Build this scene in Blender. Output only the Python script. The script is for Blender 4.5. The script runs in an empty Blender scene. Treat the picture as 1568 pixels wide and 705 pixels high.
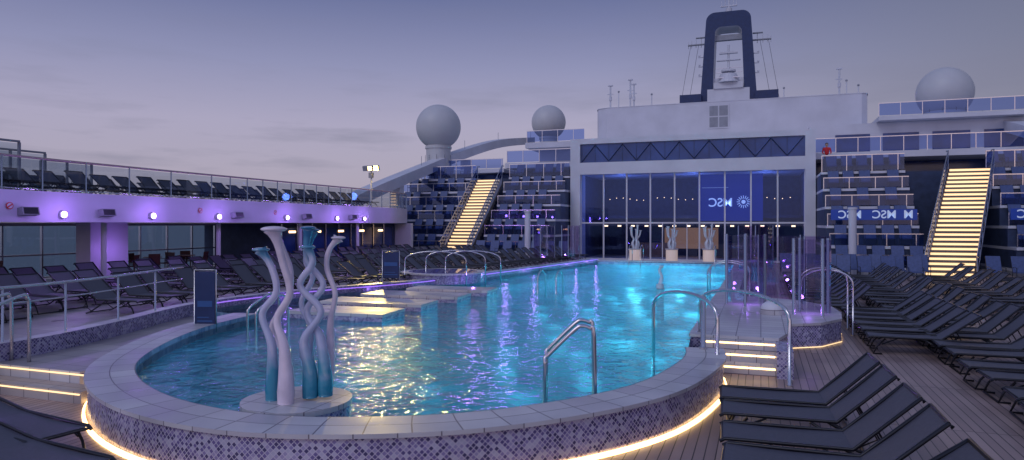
import bpy, bmesh, math, random
from mathutils import Vector, Matrix
random.seed(7)
D=bpy.data
scene=bpy.context.scene
scene.view_settings.view_transform='Standard'
scene.view_settings.look='None'
scene.view_settings.exposure=0
COL=scene.collection

# ---------------------------------------------------------------- materials
def sset(b,k,v):
    if k in b.inputs: b.inputs[k].default_value=v
def mat(name,col,rough=.5,metal=0,emis=None,es=0,var=0.0,vscale=3.0,spec=None,bump=0):
    m=D.materials.new(name); m.use_nodes=True
    nt=m.node_tree; b=nt.nodes['Principled BSDF']
    sset(b,'Base Color',(*col,1)); sset(b,'Roughness',rough); sset(b,'Metallic',metal)
    if spec is not None: sset(b,'Specular IOR Level',spec)
    if emis: sset(b,'Emission Color',(*emis,1)); sset(b,'Emission Strength',es)
    if var>0:
        tc=nt.nodes.new('ShaderNodeTexCoord'); n=nt.nodes.new('ShaderNodeTexNoise')
        n.inputs['Scale'].default_value=vscale; n.inputs['Detail'].default_value=6
        nt.links.new(tc.outputs['Object'],n.inputs['Vector'])
        r=nt.nodes.new('ShaderNodeValToRGB')
        r.color_ramp.elements[0].position=.3; r.color_ramp.elements[1].position=.7
        r.color_ramp.elements[0].color=(*[c*(1-var) for c in col],1)
        r.color_ramp.elements[1].color=(*[min(1,c*(1+var*.5)) for c in col],1)
        nt.links.new(n.outputs['Fac'],r.inputs['Fac']); nt.links.new(r.outputs['Color'],b.inputs['Base Color'])
        if bump:
            bp=nt.nodes.new('ShaderNodeBump'); bp.inputs['Strength'].default_value=bump
            nt.links.new(n.outputs['Fac'],bp.inputs['Height']); nt.links.new(bp.outputs['Normal'],b.inputs['Normal'])
    return m

def glassmat(name,tint,gl=.12,rough=.02,ior=1.5,gcol=(1,1,1)):
    m=D.materials.new(name); m.use_nodes=True; nt=m.node_tree; nt.nodes.clear()
    o=nt.nodes.new('ShaderNodeOutputMaterial'); mx=nt.nodes.new('ShaderNodeMixShader')
    t=nt.nodes.new('ShaderNodeBsdfTransparent'); t.inputs[0].default_value=(*tint,1)
    g=nt.nodes.new('ShaderNodeBsdfGlossy'); g.inputs['Roughness'].default_value=rough; g.inputs['Color'].default_value=(*gcol,1)
    f=nt.nodes.new('ShaderNodeLayerWeight'); f.inputs[0].default_value=.5
    p=nt.nodes.new('ShaderNodeMath'); p.operation='POWER'; p.inputs[1].default_value=4.5
    a=nt.nodes.new('ShaderNodeMath'); a.operation='ADD'; a.inputs[1].default_value=gl+.04; a.use_clamp=True
    nt.links.new(f.outputs['Facing'],p.inputs[0]); nt.links.new(p.outputs[0],a.inputs[0]); nt.links.new(a.outputs[0],mx.inputs[0])
    nt.links.new(t.outputs[0],mx.inputs[1]); nt.links.new(g.outputs[0],mx.inputs[2]); nt.links.new(mx.outputs[0],o.inputs[0])
    return m

def tilemat(name,size,cols,grout,rot=0,gw=.1,rough=.25,uv=True,bump=.2):
    m=D.materials.new(name); m.use_nodes=True; nt=m.node_tree; N=nt.nodes; L=nt.links
    b=N['Principled BSDF']; sset(b,'Roughness',rough)
    tc=N.new('ShaderNodeTexCoord'); mp=N.new('ShaderNodeMapping')
    mp.inputs['Scale'].default_value=(1/size[0],1/size[1],1); mp.inputs['Rotation'].default_value=(0,0,rot)
    L.new(tc.outputs['UV' if uv else 'Object'],mp.inputs['Vector'])
    fl=N.new('ShaderNodeVectorMath'); fl.operation='FLOOR'; fr=N.new('ShaderNodeVectorMath'); fr.operation='FRACTION'
    L.new(mp.outputs[0],fl.inputs[0]); L.new(mp.outputs[0],fr.inputs[0])
    s2=N.new('ShaderNodeSeparateXYZ'); L.new(fl.outputs[0],s2.inputs[0])
    c2=N.new('ShaderNodeCombineXYZ'); L.new(s2.outputs[0],c2.inputs[0]); L.new(s2.outputs[1],c2.inputs[1])
    w=N.new('ShaderNodeTexWhiteNoise'); w.noise_dimensions='3D'; L.new(c2.outputs[0],w.inputs['Vector'])
    r=N.new('ShaderNodeValToRGB'); r.color_ramp.interpolation='CONSTANT'
    e=r.color_ramp.elements
    while len(e)<len(cols): e.new(.5)
    for i,c in enumerate(cols): e[i].position=i/len(cols); e[i].color=(*c,1)
    L.new(w.outputs['Value'],r.inputs['Fac'])
    s=N.new('ShaderNodeSeparateXYZ'); L.new(fr.outputs[0],s.inputs[0])
    def mm(op,a,bv):
        n=N.new('ShaderNodeMath'); n.operation=op
        for i,x in enumerate((a,bv)):
            if isinstance(x,(int,float)): n.inputs[i].default_value=x
            else: L.new(x,n.inputs[i])
        return n.outputs[0]
    gx=mm('LESS_THAN',s.outputs[0],gw*(min(size)/size[0])); gy=mm('LESS_THAN',s.outputs[1],gw*(min(size)/size[1]))
    g=mm('MAXIMUM',gx,gy)
    mx=N.new('ShaderNodeMixRGB'); L.new(g,mx.inputs[0]); L.new(r.outputs[0],mx.inputs[1]); mx.inputs[2].default_value=(*grout,1)
    no=N.new('ShaderNodeTexNoise'); no.inputs['Scale'].default_value=.9; no.inputs['Detail'].default_value=8
    L.new(tc.outputs['Object'],no.inputs['Vector'])
    mr=N.new('ShaderNodeMapRange'); mr.inputs[1].default_value=.3; mr.inputs[2].default_value=.7; mr.inputs[3].default_value=.72; mr.inputs[4].default_value=1.08
    L.new(no.outputs['Fac'],mr.inputs[0])
    mu=N.new('ShaderNodeMixRGB'); mu.blend_type='MULTIPLY'; mu.inputs[0].default_value=1
    L.new(mx.outputs[0],mu.inputs[1]); L.new(mr.outputs[0],mu.inputs[2])
    L.new(mu.outputs[0],b.inputs['Base Color'])
    rr=N.new('ShaderNodeMapRange'); rr.inputs[1].default_value=.3; rr.inputs[2].default_value=.7; rr.inputs[3].default_value=rough*.65; rr.inputs[4].default_value=min(1,rough*1.3)
    L.new(no.outputs['Fac'],rr.inputs[0]); L.new(rr.outputs[0],b.inputs['Roughness'])
    if bump:
        inv=mm('SUBTRACT',1.0,g); bp=N.new('ShaderNodeBump'); bp.inputs['Strength'].default_value=bump; bp.inputs['Distance'].default_value=.004
        L.new(inv,bp.inputs['Height']); L.new(bp.outputs[0],b.inputs['Normal'])
    return m

WHITE=mat('white_paint',(.66,.66,.72),.45,var=.12,vscale=.6)
WHITE2=mat('fascia_paint',(.62,.60,.70),.5,var=.08,vscale=1)
GREY=mat('grey_paint',(.3,.31,.35),.5,var=.15)
NAVY=mat('navy_paint',(.014,.035,.12),.35,var=.2)
DARK=mat('dark_metal',(.03,.032,.04),.4,metal=.3)
STEEL=mat('brushed_steel',(.66,.64,.66),.2,metal=1)
SLING=mat('sling_fabric',(.072,.072,.096),.5,var=.15,vscale=25)
SLING2=mat('terrace_chair_fabric',(.07,.105,.25),.55,var=.2,vscale=9)
FRAME=mat('lounger_frame',(.02,.021,.028),.35,metal=.4)
DGLASS=glassmat('window_glass',(.45,.55,.85),.05,gcol=(.36,.50,1))
BGLASS=glassmat('balustrade_glass',(.30,.40,.72),.05,gcol=(.5,.62,1))
NGLASS=mat('navy_window',(.022,.06,.22),.12,spec=.5,var=.4,vscale=1.2)
TGLASS=glassmat('tinted_glass',(.58,.64,.70),.04)
PGLASS=glassmat('shower_glass',(.78,.70,.88),.07)
WARM=mat('warm_led',(1,.8,.5),.5,emis=(1,.64,.25),es=4.6)
WARM2=mat('step_edge_led',(1,.8,.5),.5,emis=(1,.68,.32),es=1.3)
STEPLED=mat('step_led',(1,.85,.6),.5,emis=(1,.63,.27),es=1.25)
PURPLE_E=mat('purple_led',(.5,.3,1),.5,emis=(.42,.2,1),es=.9)
LAMPW=mat('lamp_face',(1,1,1),.5,emis=(.85,.65,1),es=9)
YEL=mat('flood_face',(1,.8,.3),.5,emis=(1,.68,.1),es=90)
WARMI=mat('interior_light',(1,.8,.5),.5,emis=(1,.6,.28),es=5)
SCREEN=mat('screen_reflection_blue',(.01,.02,.2),.3,emis=(.008,.03,.26),es=.5)  # glow imitating a screen reflected in the window glass
REFL_BAND=mat('dim_reflection_blue',(.01,.02,.2),.3,emis=(.01,.06,.35),es=.3)  # faint glow imitating a reflection in the terrace glass
TXT=mat('screen_reflection_text',(.8,.85,1),.4,emis=(.6,.75,1),es=.8)
TXT2=mat('dim_reflection_text',(.6,.65,.8),.4,emis=(.6,.75,1),es=.24)
BROWN=mat('rattan_chair',(.11,.04,.03),.6,var=.3,vscale=8)
WOODT=mat('table_top',(.3,.16,.09),.4,var=.2)
DARKWALL=mat('dark_interior',(.035,.055,.12),.6,var=.3)
DOME=mat('radome_shell',(.58,.58,.59),.45,var=.06,vscale=.8)
MOSAIC=tilemat('mosaic_tile',(.042,.042),[(.12,.10,.26),(.26,.23,.45),(.44,.44,.60),(.17,.14,.34),(.34,.31,.52),(.08,.07,.18)],(.55,.52,.66),rot=math.radians(45),gw=.17,rough=.2)
COPING=tilemat('coping_tile',(.42,.30),[(.57,.55,.58),(.63,.61,.63),(.54,.51,.55)],(.20,.18,.21),gw=.045,rough=.42)
PAVE=tilemat('paving_tile',(.5,.5),[(.40,.36,.36),(.45,.41,.40),(.37,.33,.34)],(.18,.16,.17),gw=.03,rough=.4,uv=False)
TEAK=tilemat('teak_deck',(.115,2.4),[(.38,.275,.255),(.43,.315,.29),(.34,.245,.23),(.40,.295,.27)],(.05,.04,.045),gw=.11,rough=.45,uv=False)
POOLT=tilemat('pool_floor_tile',(.12,.12),[(.20,.52,.58),(.24,.58,.64),(.17,.46,.54)],(.3,.56,.6),gw=.07,rough=.4,uv=False,bump=0)
POOLW=tilemat('pool_wall_tile',(.1,.1),[(.22,.42,.58),(.3,.5,.65),(.16,.32,.5)],(.4,.5,.6),gw=.08,rough=.3,bump=0)

def water():
    m=D.materials.new('pool_water'); m.use_nodes=True; nt=m.node_tree; N=nt.nodes; L=nt.links; N.clear()
    o=N.new('ShaderNodeOutputMaterial'); mx=N.new('ShaderNodeMixShader'); body=N.new('ShaderNodeMixShader'); body.inputs[0].default_value=.4
    t=N.new('ShaderNodeBsdfTransparent'); t.inputs[0].default_value=(.50,.86,.92,1)
    tl=N.new('ShaderNodeBsdfTranslucent'); tl.inputs[0].default_value=(.24,.76,.86,1)
    g=N.new('ShaderNodeBsdfGlossy'); g.inputs['Roughness'].default_value=.08; g.inputs['Color'].default_value=(.95,.97,1,1)
    tc=N.new('ShaderNodeTexCoord')
    n1=N.new('ShaderNodeTexNoise'); n1.inputs['Scale'].default_value=2.4; n1.inputs['Detail'].default_value=3; n1.inputs['Distortion'].default_value=.8
    n2=N.new('ShaderNodeTexNoise'); n2.inputs['Scale'].default_value=8; n2.inputs['Detail'].default_value=2
    L.new(tc.outputs['Object'],n1.inputs['Vector']); L.new(tc.outputs['Object'],n2.inputs['Vector'])
    ad=N.new('ShaderNodeMath'); ad.operation='MULTIPLY_ADD'; ad.inputs[1].default_value=.25
    L.new(n2.outputs['Fac'],ad.inputs[0]); L.new(n1.outputs['Fac'],ad.inputs[2])
    bp=N.new('ShaderNodeBump'); bp.inputs['Strength'].default_value=1; bp.inputs['Distance'].default_value=.12
    L.new(ad.outputs[0],bp.inputs['Height'])
    f=N.new('ShaderNodeFresnel'); f.inputs[0].default_value=1.36
    L.new(bp.outputs[0],f.inputs['Normal']); L.new(bp.outputs[0],g.inputs['Normal'])
    L.new(t.outputs[0],body.inputs[1]); L.new(tl.outputs[0],body.inputs[2])
    L.new(f.outputs[0],mx.inputs[0]); L.new(body.outputs[0],mx.inputs[1]); L.new(g.outputs[0],mx.inputs[2]); L.new(mx.outputs[0],o.inputs[0])
    return m
WATER=water()
def sea():
    m=D.materials.new('sea_water'); m.use_nodes=True; nt=m.node_tree; N=nt.nodes; L=nt.links
    b=N['Principled BSDF']; sset(b,'Base Color',(.20,.26,.27,1)); sset(b,'Roughness',.6); sset(b,'Specular IOR Level',.2)
    tc=N.new('ShaderNodeTexCoord'); n=N.new('ShaderNodeTexNoise'); n.inputs['Scale'].default_value=.25; n.inputs['Detail'].default_value=6
    L.new(tc.outputs['Object'],n.inputs['Vector']); bp=N.new('ShaderNodeBump'); bp.inputs['Distance'].default_value=1.5
    bp.inputs['Strength'].default_value=.6; L.new(n.outputs['Fac'],bp.inputs['Height']); L.new(bp.outputs[0],b.inputs['Normal'])
    return m
SEA=sea()

# ---------------------------------------------------------------- mesh builder
class MB:
    def __init__(s): s.v=[];s.f=[];s.m=[];s.uv=[];s.mats=[];s.sm=[]
    def mi(s,m):
        if m not in s.mats: s.mats.append(m)
        return s.mats.index(m)
    def face(s,pts,m,uv=None,smooth=False):
        i=len(s.v); s.v+= [tuple(p) for p in pts]; s.f.append(list(range(i,i+len(pts)))); s.m.append(s.mi(m))
        s.uv.append(uv if uv else [(p[0]+p[1],p[2]) for p in pts]); s.sm.append(smooth)
    def box(s,x0,x1,y0,y1,z0,z1,m):
        i=len(s.v); P=[(x0,y0,z0),(x1,y0,z0),(x1,y1,z0),(x0,y1,z0),(x0,y0,z1),(x1,y0,z1),(x1,y1,z1),(x0,y1,z1)]
        s.v+=P
        for k_,q in enumerate(((0,3,2,1),(4,5,6,7),(0,1,5,4),(1,2,6,5),(2,3,7,6),(3,0,4,7))):
            s.f.append([i+k for k in q]); s.m.append(s.mi(m)); s.sm.append(False)
            s.uv.append([(P[k][0],P[k][1]) if k_<2 else (P[k][0]+P[k][1],P[k][2]) for k in q])
    def obox(s,c,ax,ay,az,m):
        c,ax,ay,az=map(Vector,(c,ax,ay,az)); i=len(s.v)
        for sz in(-1,1):
            for sx,sy in((-1,-1),(1,-1),(1,1),(-1,1)): s.v.append(tuple(c+ax*sx+ay*sy+az*sz))
        for q in ((0,3,2,1),(4,5,6,7),(0,1,5,4),(1,2,6,5),(2,3,7,6),(3,0,4,7)):
            s.f.append([i+k for k in q]); s.m.append(s.mi(m)); s.sm.append(False); s.uv.append([(0,0),(1,0),(1,1),(0,1)])
    def tube(s,pts,r,m,seg=8,caps=True):
        pts=[Vector(p) for p in pts]; n=len(pts); R=r if isinstance(r,(list,tuple)) else [r]*n
        base=len(s.v); prev=None
        for k in range(n):
            t=(pts[min(k+1,n-1)]-pts[max(k-1,0)]).normalized()
            if prev is None:
                a=Vector((0,0,1)) if abs(t.z)<.9 else Vector((1,0,0)); u=t.cross(a).normalized()
            else:
                u=(prev-t*prev.dot(t)); u=u.normalized() if u.length>1e-6 else prev
            prev=u; w=t.cross(u)
            for j in range(seg):
                an=2*math.pi*j/seg; s.v.append(tuple(pts[k]+(u*math.cos(an)+w*math.sin(an))*R[k]))
        for k in range(n-1):
            for j in range(seg):
                a=base+k*seg+j; b=base+k*seg+(j+1)%seg
                s.f.append([a,b,b+seg,a+seg]); s.m.append(s.mi(m)); s.uv.append([(0,0)]*4); s.sm.append(True)
        if caps:
            for st in (base,base+(n-1)*seg):
                s.f.append([st+j for j in range(seg)]); s.m.append(s.mi(m)); s.uv.append([(0,0)]*seg); s.sm.append(False)
    def sphere(s,c,r,m,nu=24,nv=14,sc=(1,1,1)):
        base=len(s.v)
        for i in range(nv+1):
            th=math.pi*i/nv
            for j in range(nu):
                ph=2*math.pi*j/nu
                s.v.append((c[0]+r*sc[0]*math.sin(th)*math.cos(ph),c[1]+r*sc[1]*math.sin(th)*math.sin(ph),c[2]+r*sc[2]*math.cos(th)))
        for i in range(nv):
            for j in range(nu):
                a=base+i*nu+j;b=base+i*nu+(j+1)%nu
                s.f.append([a,b,b+nu,a+nu]); s.m.append(s.mi(m)); s.uv.append([(0,0)]*4); s.sm.append(True)
    def cyl(s,c,r,z0,z1,m,seg=24,r2=None):
        r2=r if r2 is None else r2
        A=[(c[0]+r*math.cos(2*math.pi*j/seg),c[1]+r*math.sin(2*math.pi*j/seg),z0) for j in range(seg)]
        B=[(c[0]+r2*math.cos(2*math.pi*j/seg),c[1]+r2*math.sin(2*math.pi*j/seg),z1) for j in range(seg)]
        for j in range(seg):
            k=(j+1)%seg; u0=2*math.pi*r*j/seg; u1=2*math.pi*r*(j+1)/seg
            s.face([A[j],A[k],B[k],B[j]],m,[(u0,z0),(u1,z0),(u1,z1),(u0,z1)],False)
        s.face(B,m,[(p[0],p[1]) for p in B]); s.face(A[::-1],m)
    def prism(s,poly,z0,z1,mt,ms):
        s.face([(p[0],p[1],z1) for p in poly],mt,[(p[0],p[1]) for p in poly]); u=0
        for i in range(len(poly)):
            a=poly[i];b=poly[(i+1)%len(poly)]; l=math.dist(a,b)
            s.face([(a[0],a[1],z0),(b[0],b[1],z0),(b[0],b[1],z1),(a[0],a[1],z1)],ms,[(u,z0),(u+l,z0),(u+l,z1),(u,z1)]); u+=l
    def wall(s,path,z0,z1,m,smooth=True):
        u=0
        for a,b in zip(path,path[1:]):
            l=math.dist(a,b)
            s.face([(a[0],a[1],z0),(b[0],b[1],z0),(b[0],b[1],z1),(a[0],a[1],z1)],m,[(u,z0),(u+l,z0),(u+l,z1),(u,z1)],False); u+=l
    def strip(s,pa,pb,za,m,zb=None):
        u=0; zb=za if zb is None else zb
        for i in range(len(pa)-1):
            l=math.dist(pa[i],pa[i+1]); w=math.dist(pa[i],pb[i])
            s.face([(*pa[i],za),(*pa[i+1],za),(*pb[i+1],zb),(*pb[i],zb)],m,[(u,.001),(u+l,.001),(u+l,w),(u,w)]); u+=l
    def mesh(s,name):
        me=D.meshes.new(name); me.from_pydata(s.v,[],s.f)
        for m in s.mats: me.materials.append(m)
        uvl=me.uv_layers.new(name='UVMap')
        for p,mi,uv,sm in zip(me.polygons,s.m,s.uv,s.sm):
            p.material_index=mi; p.use_smooth=sm
            for k,li in enumerate(p.loop_indices): uvl.data[li].uv=uv[k]
        me.update(); return me
    def build(s,name,parent=None):
        o=D.objects.new(name,s.mesh(name)); COL.objects.link(o)
        if parent: o.parent=parent
        return o
def empty(name,loc=(0,0,0)):
    e=D.objects.new(name,None); COL.objects.link(e); e.location=loc; e.empty_display_size=.2; return e
def inst(name,me,loc,rz=0,parent=None,sc=1):
    o=D.objects.new(name,me); COL.objects.link(o); o.location=loc; o.rotation_euler=(0,0,rz); o.scale=(sc,sc,sc)
    if parent:o.parent=parent
    return o
def cr(P,n=6):
    out=[]; Q=[P[0]]+list(P)+[P[-1]]
    for i in range(1,len(Q)-2):
        p0,p1,p2,p3=[Vector(q) for q in Q[i-1:i+3]]
        for k in range(n):
            t=k/n
            out.append(tuple(.5*((2*p1)+(p2-p0)*t+(2*p0-5*p1+4*p2-p3)*t*t+(3*p1-p0-3*p2+p3)*t**3)))
    out.append(tuple(P[-1])); return out
def offs(path,d):
    o=[]
    for i,p in enumerate(path):
        a=Vector(path[max(0,i-1)]);b=Vector(path[min(len(path)-1,i+1)]); t=(b-a).normalized(); n=Vector((t.y,-t.x))
        o.append((p[0]+n.x*d,p[1]+n.y*d))
    return o
def light(name,kind,loc,power,col,size=.1,parent=None,**k):
    l=D.lights.new(name,kind); l.energy=power; l.color=col
    if kind in('POINT','SPOT'): l.shadow_soft_size=size
    if kind=='AREA': l.size=size
    for a,b in k.items(): setattr(l,a,b)
    o=D.objects.new(name,l); COL.objects.link(o); o.location=loc
    if parent:o.parent=parent
    return o
def inside(x,y,P):
    c=False;j=len(P)-1
    for i in range(len(P)):
        if (P[i][1]>y)!=(P[j][1]>y) and x<(P[j][0]-P[i][0])*(y-P[i][1])/(P[j][1]-P[i][1])+P[i][0]: c=not c
        j=i
    return c

# ---------------------------------------------------------------- camera (2.5 m above deck, 20 deg to port of the ship's axis)
cam=D.cameras.new('camera'); co=D.objects.new('camera',cam); COL.objects.link(co)
cam.sensor_width=36; cam.lens=24; cam.shift_y=-.006; cam.clip_end=20000; cam.clip_start=.1
co.location=(0,0,2.5); co.rotation_euler=(math.radians(90),0,math.radians(20)); scene.camera=co

# ---------------------------------------------------------------- world
w=D.worlds.new('World'); scene.world=w; w.use_nodes=True; nt=w.node_tree; N=nt.nodes; L=nt.links; N.clear()
out=N.new('ShaderNodeOutputWorld'); bg=N.new('ShaderNodeBackground'); bg2=N.new('ShaderNodeBackground'); ads=N.new('ShaderNodeAddShader')
sk=N.new('ShaderNodeTexSky'); sk.sky_type='NISHITA'; sk.sun_disc=False; sk.sun_elevation=math.radians(4); sk.sun_rotation=math.radians(160)
L.new(sk.outputs[0],bg2.inputs[0]); bg2.inputs[1].default_value=.010
tc=N.new('ShaderNodeTexCoord'); sp=N.new('ShaderNodeSeparateXYZ'); L.new(tc.outputs['Generated'],sp.inputs[0])
rp=N.new('ShaderNodeValToRGB'); e=rp.color_ramp.elements
cols=[(0,(.33,.30,.39)),(.06,(.39,.35,.46)),(.14,(.38,.35,.50)),(.22,(.26,.265,.44)),(.31,(.135,.155,.32)),(.5,(.13,.165,.34)),(1,(.15,.19,.38))]
while len(e)<len(cols): e.new(.5)
for i,(p,c) in enumerate(cols): e[i].position=p; e[i].color=(*c,1)
L.new(sp.outputs[2],rp.inputs[0])
dt=N.new('ShaderNodeVectorMath'); dt.operation='DOT_PRODUCT'; dt.inputs[1].default_value=(.866,.5,0)
L.new(tc.outputs['Generated'],dt.inputs[0])
mr=N.new('ShaderNodeMapRange'); mr.inputs[1].default_value=.25; mr.inputs[2].default_value=.95; mr.interpolation_type='SMOOTHSTEP'
L.new(dt.outputs['Value'],mr.inputs[0])
mxr=N.new('ShaderNodeMixRGB'); mxr.inputs[2].default_value=(.13,.14,.20,1); 
sc_=N.new('ShaderNodeMath'); sc_.operation='MULTIPLY'; sc_.inputs[1].default_value=.85; L.new(mr.outputs[0],sc_.inputs[0]); L.new(sc_.outputs[0],mxr.inputs[0])
L.new(rp.outputs[0],mxr.inputs[1])
mp=N.new('ShaderNodeMapping'); mp.inputs['Scale'].default_value=(2.2,2.2,16); L.new(tc.outputs['Generated'],mp.inputs[0])
nz=N.new('ShaderNodeTexNoise'); nz.inputs['Scale'].default_value=1.7; nz.inputs['Detail'].default_value=7; nz.inputs['Roughness'].default_value=.55; L.new(mp.outputs[0],nz.inputs['Vector'])
cr1=N.new('ShaderNodeMapRange'); cr1.inputs[1].default_value=.50; cr1.inputs[2].default_value=.68; cr1.inputs[3].default_value=0; cr1.inputs[4].default_value=.55
L.new(nz.outputs['Fac'],cr1.inputs[0])
zf=N.new('ShaderNodeMapRange'); zf.inputs[1].default_value=.24; zf.inputs[2].default_value=.12; zf.inputs[3].default_value=.2; zf.inputs[4].default_value=1; L.new(sp.outputs[2],zf.inputs[0])
cm=N.new('ShaderNodeMath'); cm.operation='MULTIPLY'; L.new(cr1.outputs[0],cm.inputs[0]); L.new(zf.outputs[0],cm.inputs[1])
mxc=N.new('ShaderNodeMixRGB'); mxc.inputs[2].default_value=(.19,.19,.29,1); L.new(cm.outputs[0],mxc.inputs[0]); L.new(mxr.outputs[0],mxc.inputs[1])
ag=N.new('ShaderNodeMapRange'); ag.inputs[1].default_value=.1; ag.inputs[2].default_value=-.8; ag.inputs[3].default_value=1; ag.inputs[4].default_value=1.6; L.new(sp.outputs[1],ag.inputs[0])
L.new(mxc.outputs[0],bg.inputs[0]); L.new(ag.outputs[0],bg.inputs[1])
L.new(bg.outputs[0],ads.inputs[0]); L.new(bg2.outputs[0],ads.inputs[1]); L.new(ads.outputs[0],out.inputs[0])
sun=light('sun','SUN',(0,0,50),.5,(.95,.94,1)); sun.data.angle=math.radians(25)
sun.rotation_euler=Vector((.35,.85,-.75)).to_track_quat('-Z','Y').to_euler()

# ---------------------------------------------------------------- sea
b=MB(); S=9000
b.face([(-S,-S,-22),(S,-S,-22),(S,S,-22),(-S,S,-22)],SEA); b.build('sea')

# ---------------------------------------------------------------- pool geometry
inner=cr([(-1.15,11.4),(-1.1,10.3),(-1.5,8.5),(-2.4,7.15),(-3.5,6.3),(-5.0,5.85),(-6.7,6.2),(-8.3,7.25),(-9.4,8.8),(-10.15,10.5),(-10.55,12.4)],7)
SG=-1
if math.dist(offs(inner,-.6)[len(inner)//2],(-5,15))<math.dist(inner[len(inner)//2],(-5,15)): SG=1
outer=offs(inner,SG*.6); outw=offs(inner,SG*.56)
curb=cr([(-11.3,6.6),(-11.2,8),(-11.7,10),(-12.4,12),(-12.6,14),(-12,17),(-10.8,20),(-9.9,25),(-9.1,31),(-8.7,34.5),(-8.4,36.8)],6)
k0=min(range(len(curb)),key=lambda i:abs(curb[i][1]-13))
curb_pool=curb[k0:]
right=[(-1.2,36.6),(-1.2,28),(-1.2,20),(-1.2,12.8),(-1.15,12.0)]
Q=right+inner+curb_pool
pool=empty('swimming_pool')
b=MB(); b.face([(p[0],p[1],-.85) for p in Q][::-1],POOLT)
b.wall(Q+[Q[0]],-.85,.42,POOLW); b.build('basin',pool)
b=MB()
b.strip(inner,outer,.5,COPING); b.wall(outw,0,.455,MOSAIC); b.wall(outer,.455,.5,COPING); b.strip(outw,outer,.455,COPING); b.wall(inner,.2,.5,POOLW)
for k in (0,-1):
    a=inner[k];c=outer[k]; b.wall([a,c],0,.5,MOSAIC)
b.build('rim',pool)
b=MB()
p1=offs(inner,SG*.585); p2=offs(inner,SG*.62)
b.strip(p1,p2,.05,WARM,.02); b.wall(p2,.004,.02,WARM); b.build('rim_led',pool)
bw=MB(); bw.face([(p[0],p[1],.30) for p in Q][::-1],WATER); wo=bw.build('water')
cin=curb; cout=offs(curb,-.32)
if cout[20][0]>curb[20][0]: cout=offs(curb,.32)
b=MB(); b.strip(cin,cout,.62,COPING); b.wall(cin,-.05,.62,MOSAIC); b.wall(cout,.3,.62,MOSAIC); b.wall([cin[0],cout[0]],0,.62,MOSAIC)
b.build('curb',pool)
b=MB(); q=offs(curb_pool,.03) if offs(curb_pool,.03)[10][0]>curb_pool[10][0] else offs(curb_pool,-.03)
b.wall(q,.54,.565,PURPLE_E); b.build('purple_led_strip',pool)
b=MB()
def coping_box(x0,x1,y0,y1):
    b.box(x0+.03,x1-.03,y0+.03,y1-.03,0,.45,MOSAIC); b.box(x0,x1,y0,y1,.452,.5,COPING)
coping_box(-1.2,-.6,20.0,36.6); coping_box(-8.9,-.6,36.8,37.5)
isl=[(-1.2,12.8),(.3,12.8),(.5,13.6),(.55,14.7),(1.15,15.1),(1.6,15.9),(1.7,17),(1.6,18.2),(1.0,19.2),(.1,19.8),(-.6,19.99),(-1.2,19.99)]
b.prism(isl,0,.452,MOSAIC,MOSAIC)
def grow(P,g):
    cx=sum(p[0] for p in P)/len(P); cy=sum(p[1] for p in P)/len(P)
    return [(cx+(p[0]-cx)*g,cy+(p[1]-cy)*g) for p in P]
b.prism(grow(isl,1.012),.453,.505,COPING,COPING)
b.build('side_island',pool)
b=MB()
for i in range(3):
    y0=11.95+.3*i; z1=.15*(i+1)
    b.box(-1.0,.25,y0,12.8,.15*i,z1,COPING)
    b.box(-.98,.23,y0-.008,y0-.002,z1-.045,z1-.02,WARM)
b.box(.25,.5,11.8,12.8,0,.45,MOSAIC)
b.build('entry_steps',pool)
b=MB(); b.wall(offs(isl[1:9],0.02),.01,.03,WARM2); b.build('island_led',pool)
# shower head fixture (round white bollard) on the island
b=MB(); b.cyl((.25,16.2),.26,.506,.62,COPING,24); b.sphere((.25,16.2,.62),.25,WHITE,20,10,(1,1,.7)); b.build('water_jet_bollard')
def platform(x0,x1,y0,y1,sk,sh):
    b=MB(); P=[(x0,y0),(x1,y0+sk),(x1+sh,y1+sk),(x0+sh,y1)]
    b.prism(P,-.85,.40,MOSAIC,MOSAIC); b.prism(grow(P,1.01),.402,.47,COPING,COPING)
    return b.build('tiled_platform')
platform(-10.4,-7.95,13.2,14.4,.15,-.1); platform(-10.9,-8.0,15.15,16.3,.15,-.1); platform(-10.9,-7.9,17.1,18.3,.15,-.1); platform(-10.5,-7.8,19.1,20.2,.1,-.1)
b=MB()
for (y) in(14.85,16.8,18.8): b.box(-9.9,-8.3,y-.02,y+.02,.31,.35,STEPLED)
b.build('platform_led',pool)

# added cyan fill grid, no fittings: brighter to starboard and toward the far end
cy=(.12,.70,1)
yy=8.0; row=0
while yy<36:
    for xx in (-2.1,-4.1,-6.1,-8.1):
        x=xx+(.5 if row%2 else -.3)
        if not inside(x,yy,Q) or not inside(x-.6,yy,Q) or not inside(x+.6,yy,Q): continue
        if x<-7.4 and 12.9<yy<20.6: continue
        if math.dist((x,yy),(-4.98,6.5))<1.3: continue
        far=min(1,max(0,(yy-9)/16)); rt=min(1,max(0,(x+9)/7))
        pw=(7+19*far)*(.35+.65*rt)
        light('underwater_lamp_and_fill','POINT',(x,yy,-.62),pw,cy,.30,pool)
    yy+=2.3; row+=1
for (x,y,p) in ((-1.9,26,50),(-1.9,30,60),(-5.4,32,45),(-6.3,35.4,45),(-3.8,35.4,45),(-2.3,12.2,16)): light('underwater_lamp_and_fill','POINT',(x,y,-.4),p,(.15,.85,1),.15,pool)
light('underwater_lamp_and_fill','POINT',(-5.3,9.3,-.4),12,(1,.72,.2),.2,pool)  # added warm light imitating the floodlight's golden reflection on the water
light('underwater_lamp_and_fill','POINT',(-8.8,9.6,-.4),6,(.35,.5,1),.2,pool)

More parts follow.
